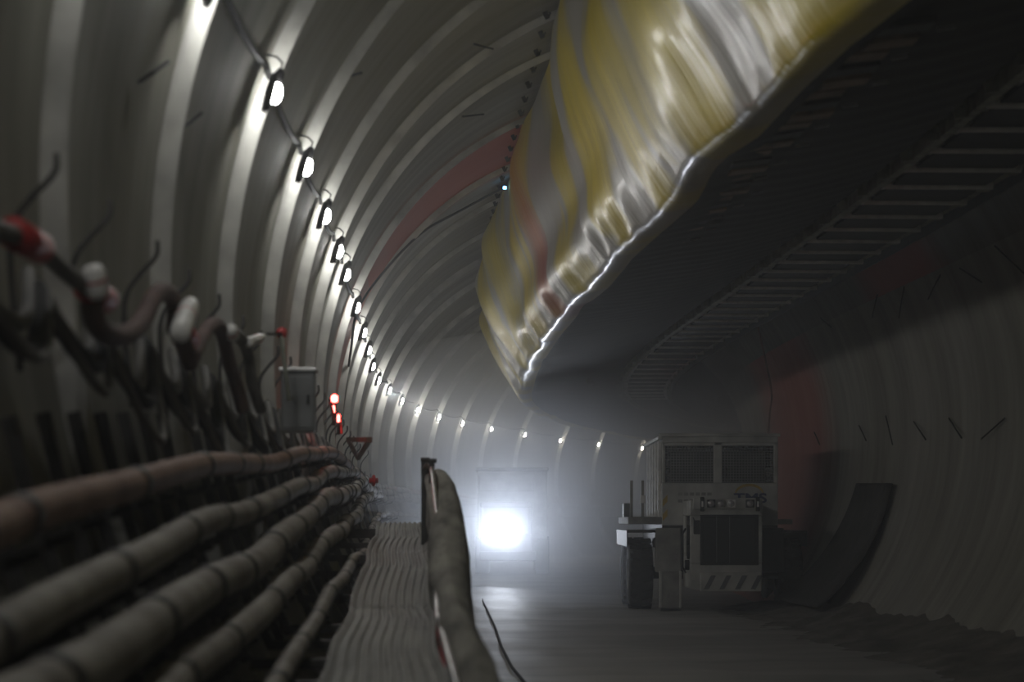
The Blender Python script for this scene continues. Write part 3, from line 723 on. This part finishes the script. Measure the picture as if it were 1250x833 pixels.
# body shell
body = MB().box((-1.10,.06,1.6),(1.08,4.3,2.40)); body.box((-1.10,.06,3.16),(1.08,4.3,3.28))
for x0, x1 in ((-1.10,-1.04),(-.13,.03),(1.0,1.08)): body.box((x0,.06,2.40),(x1,.16,3.16))
body.box((-1.10,.06,3.1),(1.08,.16,3.16)); body.box((-1.1,.5,2.4),(-1.04,4.3,3.16)); body.box((1.02,.16,2.4),(1.08,4.3,3.16)); body.box((-1.1,4.2,2.4),(1.08,4.3,3.16))
tp('body', body, 'truck')
tp('engine_block', MB().box((-.9,.6,2.4),(.9,3.6,3.0)).box((.15,.35,2.45),(.4,.6,2.7)), 'dark')
for x0, x1 in ((-1.04,-.13),(.03,1.0)):
    b = MB(); n = int((x1-x0)/.052)
    for i in range(n+1): x = x0+(x1-x0)*i/n; b.box((x-.008,.09,2.42),(x+.008,.105,3.10))
    for i in range(14): z = 2.42+.68*i/13; b.box((x0,.085,z-.008),(x1,.10,z+.008))
    g = tp('grille', b, 'mesh', 0, label='square wire mesh grille')
for k in range(5):
    y = .35+k*.8; tp('side_post', MB().box((-1.16,y,1.75),(-1.09,y+.10,3.2)), 'white', .01)
tp('roof_rail', MB().box((-1.16,.0,3.27),(1.12,.08,3.33)).box((-1.18,.0,3.22),(-1.10,4.35,3.28)), 'truck', .01)
tp('chevron', MB().hexa([(-1.09,.045,1.95),(-1.0,.045,2.05),(-1.0,.055,2.05),(-1.09,.055,1.95)],[(-1.09,.045,2.08),(-1.0,.045,2.18),(-1.0,.055,2.18),(-1.09,.055,2.08)]).hexa([(-1.09,.045,1.68),(-1.0,.045,1.78),(-1.0,.055,1.78),(-1.09,.055,1.68)],[(-1.09,.045,1.81),(-1.0,.045,1.91),(-1.0,.055,1.91),(-1.09,.055,1.81)]), 'yellow', 0, label='yellow hazard stripes')
# TMS lettering and arc
fc = bpy.data.curves.new('tms', 'FONT'); fc.body = 'TMS'; fc.size = .25; fc.extrude = .004; fc.align_x = 'CENTER'; fc.offset = .006
fo = bpy.data.objects.new('tms_tmp', fc); C.objects.link(fo)
me = bpy.data.meshes.new_from_object(fo.evaluated_get(bpy.context.evaluated_depsgraph_get())); bpy.data.objects.remove(fo)
me.materials.clear(); me.materials.append(M['blue']); lt = bpy.data.objects.new('lettering', me); C.objects.link(lt); lt.parent = truck
lt.rotation_euler = (PI/2,0,0); lt.location = (.56,.052,2.03); lt.scale = (1.35,1,1); lt['label'] = 'dark blue letters TMS'
b = MB(); n = 16; vs = []; fs = []
for i in range(n+1):
    an = D(170-(160*i/n)); w = .055*math.sin(PI*(.1+.8*i/n))
    for rr in (.27-w, .27+w*.3):
        for yy in (.045,.06): vs.append((.54+rr*math.cos(an), yy, 2.18+rr*.72*math.sin(an)))
for i in range(n): o_ = i*4; fs += [(o_,o_+2,o_+6,o_+4),(o_+1,o_+5,o_+7,o_+3),(o_,o_+4,o_+5,o_+1),(o_+2,o_+3,o_+7,o_+6)]
b.add(vs, fs); tp('emblem', b, 'yellow', 0, label='yellow arc emblem above the letters')
b = MB()
for i in range(6):
    for j in range(2): b.box((-.80+.11*i,.05,2.16-.13*j),(-.72+.11*i,.06,2.22-.13*j))
tp('louvre_plate', b, 'truckdirty', 0)
# chassis, deck and platforms
tp('chassis', MB().box((-.7,.1,.75),(.7,6.0,1.15)).box((-1.1,.1,1.15),(1.08,6.0,1.62)), 'dark')
tp('side_platform', MB().box((-1.74,.1,1.62),(-1.10,3.6,1.76)), 'truckdirty')
tp('side_platform', MB().box((1.08,.1,1.62),(1.36,3.6,1.72)), 'truckdirty')
for x in (-1.66,-1.45): tp('rail_post', MB().box((x-.025,.3,1.76),(x+.025,.36,2.45)), 'truckdirty', 0)
tp('battery_box', MB().box((-1.80,.5,1.76),(-1.68,.95,2.02)), 'grey')
tp('lamp_box', MB().box((-1.50,.24,2.02),(-1.40,.30,2.17)), 'white', 0)
# front leg / step on the left, and right
for sx in (-1, 1):
    x0, x1 = (-1.22,-.76) if sx < 0 else (.74,1.18)
    mb = MB().hexa([(x0,-.15,.72),(x1,-.15,.72),(x1,.3,.72),(x0,.3,.72)],[(x0,-.02,1.55),(x1-.0,-.02,1.55),(x1,.3,1.55),(x0,.3,1.55)])
    tp('stabiliser_housing', mb, 'truckdirty' if sx < 0 else 'dark')
    if sx < 0:
        st_ = tp('step', MB().box((x0+.06,-.32,.0),(x1-.02,-.26,.74)).box((x0+.06,-.32,.0),(x1-.02,.1,.07)), 'truckdirty')
        tp('step_frame', MB().box((x0+.04,-.34,.06),(x0+.09,-.2,.76)).box((x1-.05,-.34,.06),(x1,-.2,.76)), 'truck')
# cab
cab = MB().box((-.71,-1.6,.45),(.59,-1.5,.92)).box((-.71,-1.6,1.78),(.59,.06,2.06))
cab.box((-.71,-1.6,.92),(-.50,-1.5,1.78)); cab.box((.49,-1.6,.92),(.59,-1.5,1.78))
cab.box((-.71,-1.5,.45),(-.66,.06,1.05)); cab.box((.54,-1.5,.45),(.59,.06,1.05)); cab.box((-.71,-.3,1.05),(-.66,.06,1.78)); cab.box((.54,-.3,1.05),(.59,.06,1.78))
cab.box((-.71,-1.5,.45),(.59,.06,.5))
tp('cab', cab, 'truck', .02)
tp('windscreen', MB().box((-.50,-1.57,.92),(.49,-1.55,1.78)), 'glass', 0)
tp('window_frame', MB().box((-.53,-1.62,.89),(-.47,-1.59,1.80)).box((.46,-1.62,.89),(.52,-1.59,1.80)).box((-.53,-1.62,.89),(.52,-1.59,.95)).box((-.53,-1.62,1.74),(.52,-1.59,1.80)), 'black', .008)
b = MB()
for i in (2,4): b.box((-.47+.117*i-.004,-1.635,.93),(-.47+.117*i+.004,-1.625,1.77))
tp('guard_bars', b, 'mesh', 0)
tp('steering_column', MB().lathe([(.17,-.012),(.19,0),(.17,.012)], (0,.8,.6), (.0,-1.2,1.3), 20).cyl((0,-1.2,1.3),(0,-1.35,.9),.03,8), 'black', 0)
tp('driver_seat', MB().box((-.25,-.7,.5),(.2,-.2,.95)).box((-.25,-.25,.95),(.2,-.12,1.6)), 'black', .04)
hb = tp('lamp_bar', MB().box((-.66,-1.66,1.90),(.56,-1.58,2.10)), 'truck', .01)
for i, x in enumerate((-.34,-.16,.02,.36)):
    tp('roof_lamp', MB().lathe([(0,0),(.075,0),(.08,.02),(.08,.06)], (0,-1,0), (x,-1.64,2.0), 16) if i == 1 else MB().box((x-.075,-1.70,1.93),(x+.075,-1.65,2.07)), 'black' if i != 2 else 'white', 0)
    tp('lamp_lens', MB().lathe([(0,.064),(.05,.062),(.06,.055)], (0,-1,0), (x,-1.645,2.0), 14), 'reflect', 0)
for x in (-.5,.5): tp('marker_lamp', MB().box((x-.035,-1.70,1.86),(x+.035,-1.64,2.12)), 'black', .01)
for x in (-.5,.5): tp('marker_lens', MB().box((x-.015,-1.715,1.94),(x+.015,-1.70,2.04)), 'white', 0)
tp('bumper', MB().box((-.54,-1.75,.42),(.56,-1.60,.76)), 'truck', .02)
b = MB()
for i in range(4):
    x = -.48+.28*i; b.hexa([(x,-1.765,.46),(x+.09,-1.765,.46),(x+.09,-1.75,.46),(x,-1.75,.46)],[(x+.13,-1.765,.71),(x+.22,-1.765,.71),(x+.22,-1.75,.71),(x+.13,-1.75,.71)])
tp('bumper_stripes', b, 'grey', 0, label='faint grey diagonal bumper stripes')
tp('door_hinge', MB().box((-.76,-1.5,1.0),(-.70,-1.42,1.25)).box((-.80,-1.55,.8),(-.72,-1.45,.98)), 'black', .01)
tp('mirror', MB().box((-.66,-1.78,1.45),(-.55,-1.70,1.70)).bar((-.6,-1.74,1.6),(-.66,-1.6,1.75),.02), 'black', .01)
tp('grab_handle', MB().tube([(-.78,-1.45,.75),(-.84,-1.5,.85),(-.84,-1.5,1.45),(-.78,-1.45,1.55)], .018, 8), 'black', 0)
def wheel(x0, x1, y, r):
    w = x1-x0; m = MB().lathe([(r*.45,0),(r*.8,0),(r*.97,.05),(r,.09),(r,w-.09),(r*.97,w-.05),(r*.8,w),(r*.45,w)], (1,0,0), (x0,y,r), 40)
    o = tp('wheel', m, 'tyre', 0)
    for k in range(22):
        an = 2*PI*k/22; c_, s_ = math.cos(an), math.sin(an)
        for x2, x3, sh in ((x0+.02,x0+w*.46,.08),(x0+w*.54,x1-.02,-.08)):
            u = an+sh; m2 = [(x2, y+(r-.01)*math.cos(an-.06), r+(r-.01)*math.sin(an-.06)), (x3, y+(r-.01)*math.cos(u-.06), r+(r-.01)*math.sin(u-.06)), (x3, y+(r-.01)*math.cos(u+.06), r+(r-.01)*math.sin(u+.06)), (x2, y+(r-.01)*math.cos(an+.06), r+(r-.01)*math.sin(an+.06))]
            q = (r+.028)/(r-.01); m3 = [(p[0], y+(p[1]-y)*q, r+(p[2]-r)*q) for p in m2]
            TR.hexa(m2, m3)
    hub = MB().lathe([(0,.02),(r*.2,.02),(r*.25,.08),(r*.46,.10),(r*.46,.0)], (1,0,0), (x0 if x0 < 0 else x1-.1, y, r), 24)
    h2 = hub.build('hub', M['truckdirty'], o); t2 = TR.build('tread', M['tyre'], o)
for x0, x1, y in ((-1.70,-1.24,.95),(-1.70,-1.24,3.2),(1.16,1.6,.95),(1.16,1.6,3.2)):
    TR = MB(); wheel(x0, x1, y, .66)
tp('axle', MB().cyl((-1.3,.95,.66),(1.3,.95,.66),.09,12), 'dark', 0)
tp('axle', MB().cyl((-1.3,3.2,.66),(1.3,3.2,.66),.09,12), 'dark', 0)
for x0, x1 in ((-1.74,-1.20),(1.12,1.62)):
    tp('mudguard', MB().box((x0,.15,1.46),(x1,4.0,1.50)).box((x0-.02 if x0 < 0 else x1,.15,1.2),(x0 if x0 < 0 else x1+.02,4.0,1.5)), 'dark', 0)

# ------------------------------------------------------------------ the truck in the dust
VY = 55.0; VS = S_of_Y(55); vz = floor_z(VS)
van = thing('hauling_truck', 'pale boxy vehicle with blazing headlights approaching through the dust', 'vehicle', (0, VY, vz))
H_ = lambda py: (HY-py)/F*VY-vz
def vp(name, mb, m, bevel=.03, **k): return tp(name, mb, m, bevel, van, **k)
vp('body', MB().box((-.90,.2,.9),(.91,4.5,H_(575))).box((-.86,.1,H_(600)),(.60,.2,H_(578))), 'truck')
vp('roof_edge', MB().box((-.95,.12,H_(575)),(.95,4.6,H_(571))), 'truckdirty')
vp('cab', MB().box((-.80,-1.3,.5),(.5,.2,1.05)).box((-.80,-1.3,1.72),(.5,.2,1.86)).box((-.80,-1.3,1.05),(-.72,.2,1.72)).box((.42,-1.3,1.05),(.5,.2,1.72)), 'grey')
vp('windscreen', MB().box((-.72,-1.27,1.05),(.42,-1.25,1.72)), 'dark', 0)
vp('chassis', MB().box((-.7,.2,.55),(.7,4.3,.9)), 'dark'); vp('bumper', MB().box((-.82,-1.42,.38),(.62,-1.3,.62)), 'dark')
for x in (-.95,.6):
    for y in (.6, 3.2):
        vp('wheel', MB().lathe([(.0,0),(.3,0),(.48,.0),(.5,.06),(.5,.30),(.48,.36),(.3,.36),(0,.36)], (1,0,0), (x,y,.5), 28), 'tyre', 0)
HL = []
for x in (-.43,-.07):
    lx = (613-CX)/F*VY; zz = H_(652)
    ho = vp('headlight_housing', MB().lathe([(.0,-.10),(.10,-.08),(.14,0),(.15,.03)], (0,-1,0), (lx+x+.25,-1.31,zz), 20), 'black', 0)
    he = vp('headlight', MB().lathe([(.0,.05),(.08,.045),(.13,.02),(.135,.0),(0,-.01)], (0,-1,0), (lx+x+.25,-1.34,zz), 20), 'headlamp', 0)
    HL.append(Vector((lx+x+.25, VY-1.42, zz+vz)))

# ------------------------------------------------------------------ lights
for p in HL:
    l = bpy.data.lights.new('headlight_beam', 'SPOT'); l.energy = 600; l.color = (.76,.84,1); l.spot_size = D(42); l.spot_blend = 1; l.shadow_soft_size = .12
    o = bpy.data.objects.new('headlight_beam', l); C.objects.link(o); o.location = p
    tgt = Vector((-.2,0,5)); o.rotation_euler = (tgt-p).to_track_quat('-Z','Y').to_euler()
# ------------------------------------------------------------------ dust
def volume(name, dens, g, col):
    m = bpy.data.materials.new(name); m.use_nodes = True; N = m.node_tree.nodes; N.clear()
    out = N.new('ShaderNodeOutputMaterial'); v = N.new('ShaderNodeVolumeScatter')
    v.inputs['Density'].default_value = dens; v.inputs['Anisotropy'].default_value = g; v.inputs['Color'].default_value = (*col, 1)
    m.node_tree.links.new(v.outputs[0], out.inputs['Volume']); return m
hz = MB().box((-12,-23,-5),(60,150,8)).build('dust_haze', volume('haze', .004, .55, (.93,.96,1)))
tag(hz, 'thin pale dust hanging in the air throughout the tunnel', 'dust', None, 'stuff')

cm = bmesh.new(); bmesh.ops.create_icosphere(cm, subdivisions=5, radius=1); dm = bpy.data.meshes.new('dust_cloud'); cm.to_mesh(dm); cm.free()
dm.materials.append(volume('cloud', .045, .72, (.88,.925,1))); dc = bpy.data.objects.new('dust_cloud', dm); C.objects.link(dc); dc.location = (1.5,60,-.3); dc.scale = (10,20,5.4)
tag(dc, 'dense cloud of dust around the approaching vehicle', 'dust', None, 'stuff')
w = bpy.data.worlds.new('World'); bpy.context.scene.world = w; w.use_nodes = True
w.node_tree.nodes['Background'].inputs[0].default_value = (0,0,0,1)
# ------------------------------------------------------------------ camera
cam = bpy.data.cameras.new('Camera'); co = bpy.data.objects.new('Camera', cam); C.objects.link(co)
co.location = (0,0,0); co.rotation_euler = (PI/2,0,0); cam.sensor_width = 36; cam.lens = F/1250*36
cam.shift_y = (HY-416.5)/1250; cam.clip_end = 400; cam.clip_start = .05
cam.dof.use_dof = True; cam.dof.focus_distance = 44; cam.dof.aperture_fstop = 1.9
sc = bpy.context.scene; sc.camera = co
sc.view_settings.view_transform = 'Standard'; sc.view_settings.look = 'None'; sc.view_settings.gamma = 1; sc.view_settings.exposure = .18
sc.view_settings.use_curve_mapping = False
cy = sc.cycles; cy.use_denoising = True; cy.max_bounces = 6; cy.diffuse_bounces = 4; cy.glossy_bounces = 3; cy.volume_bounces = 1; cy.use_light_tree = True
cy.sample_clamp_indirect = 4
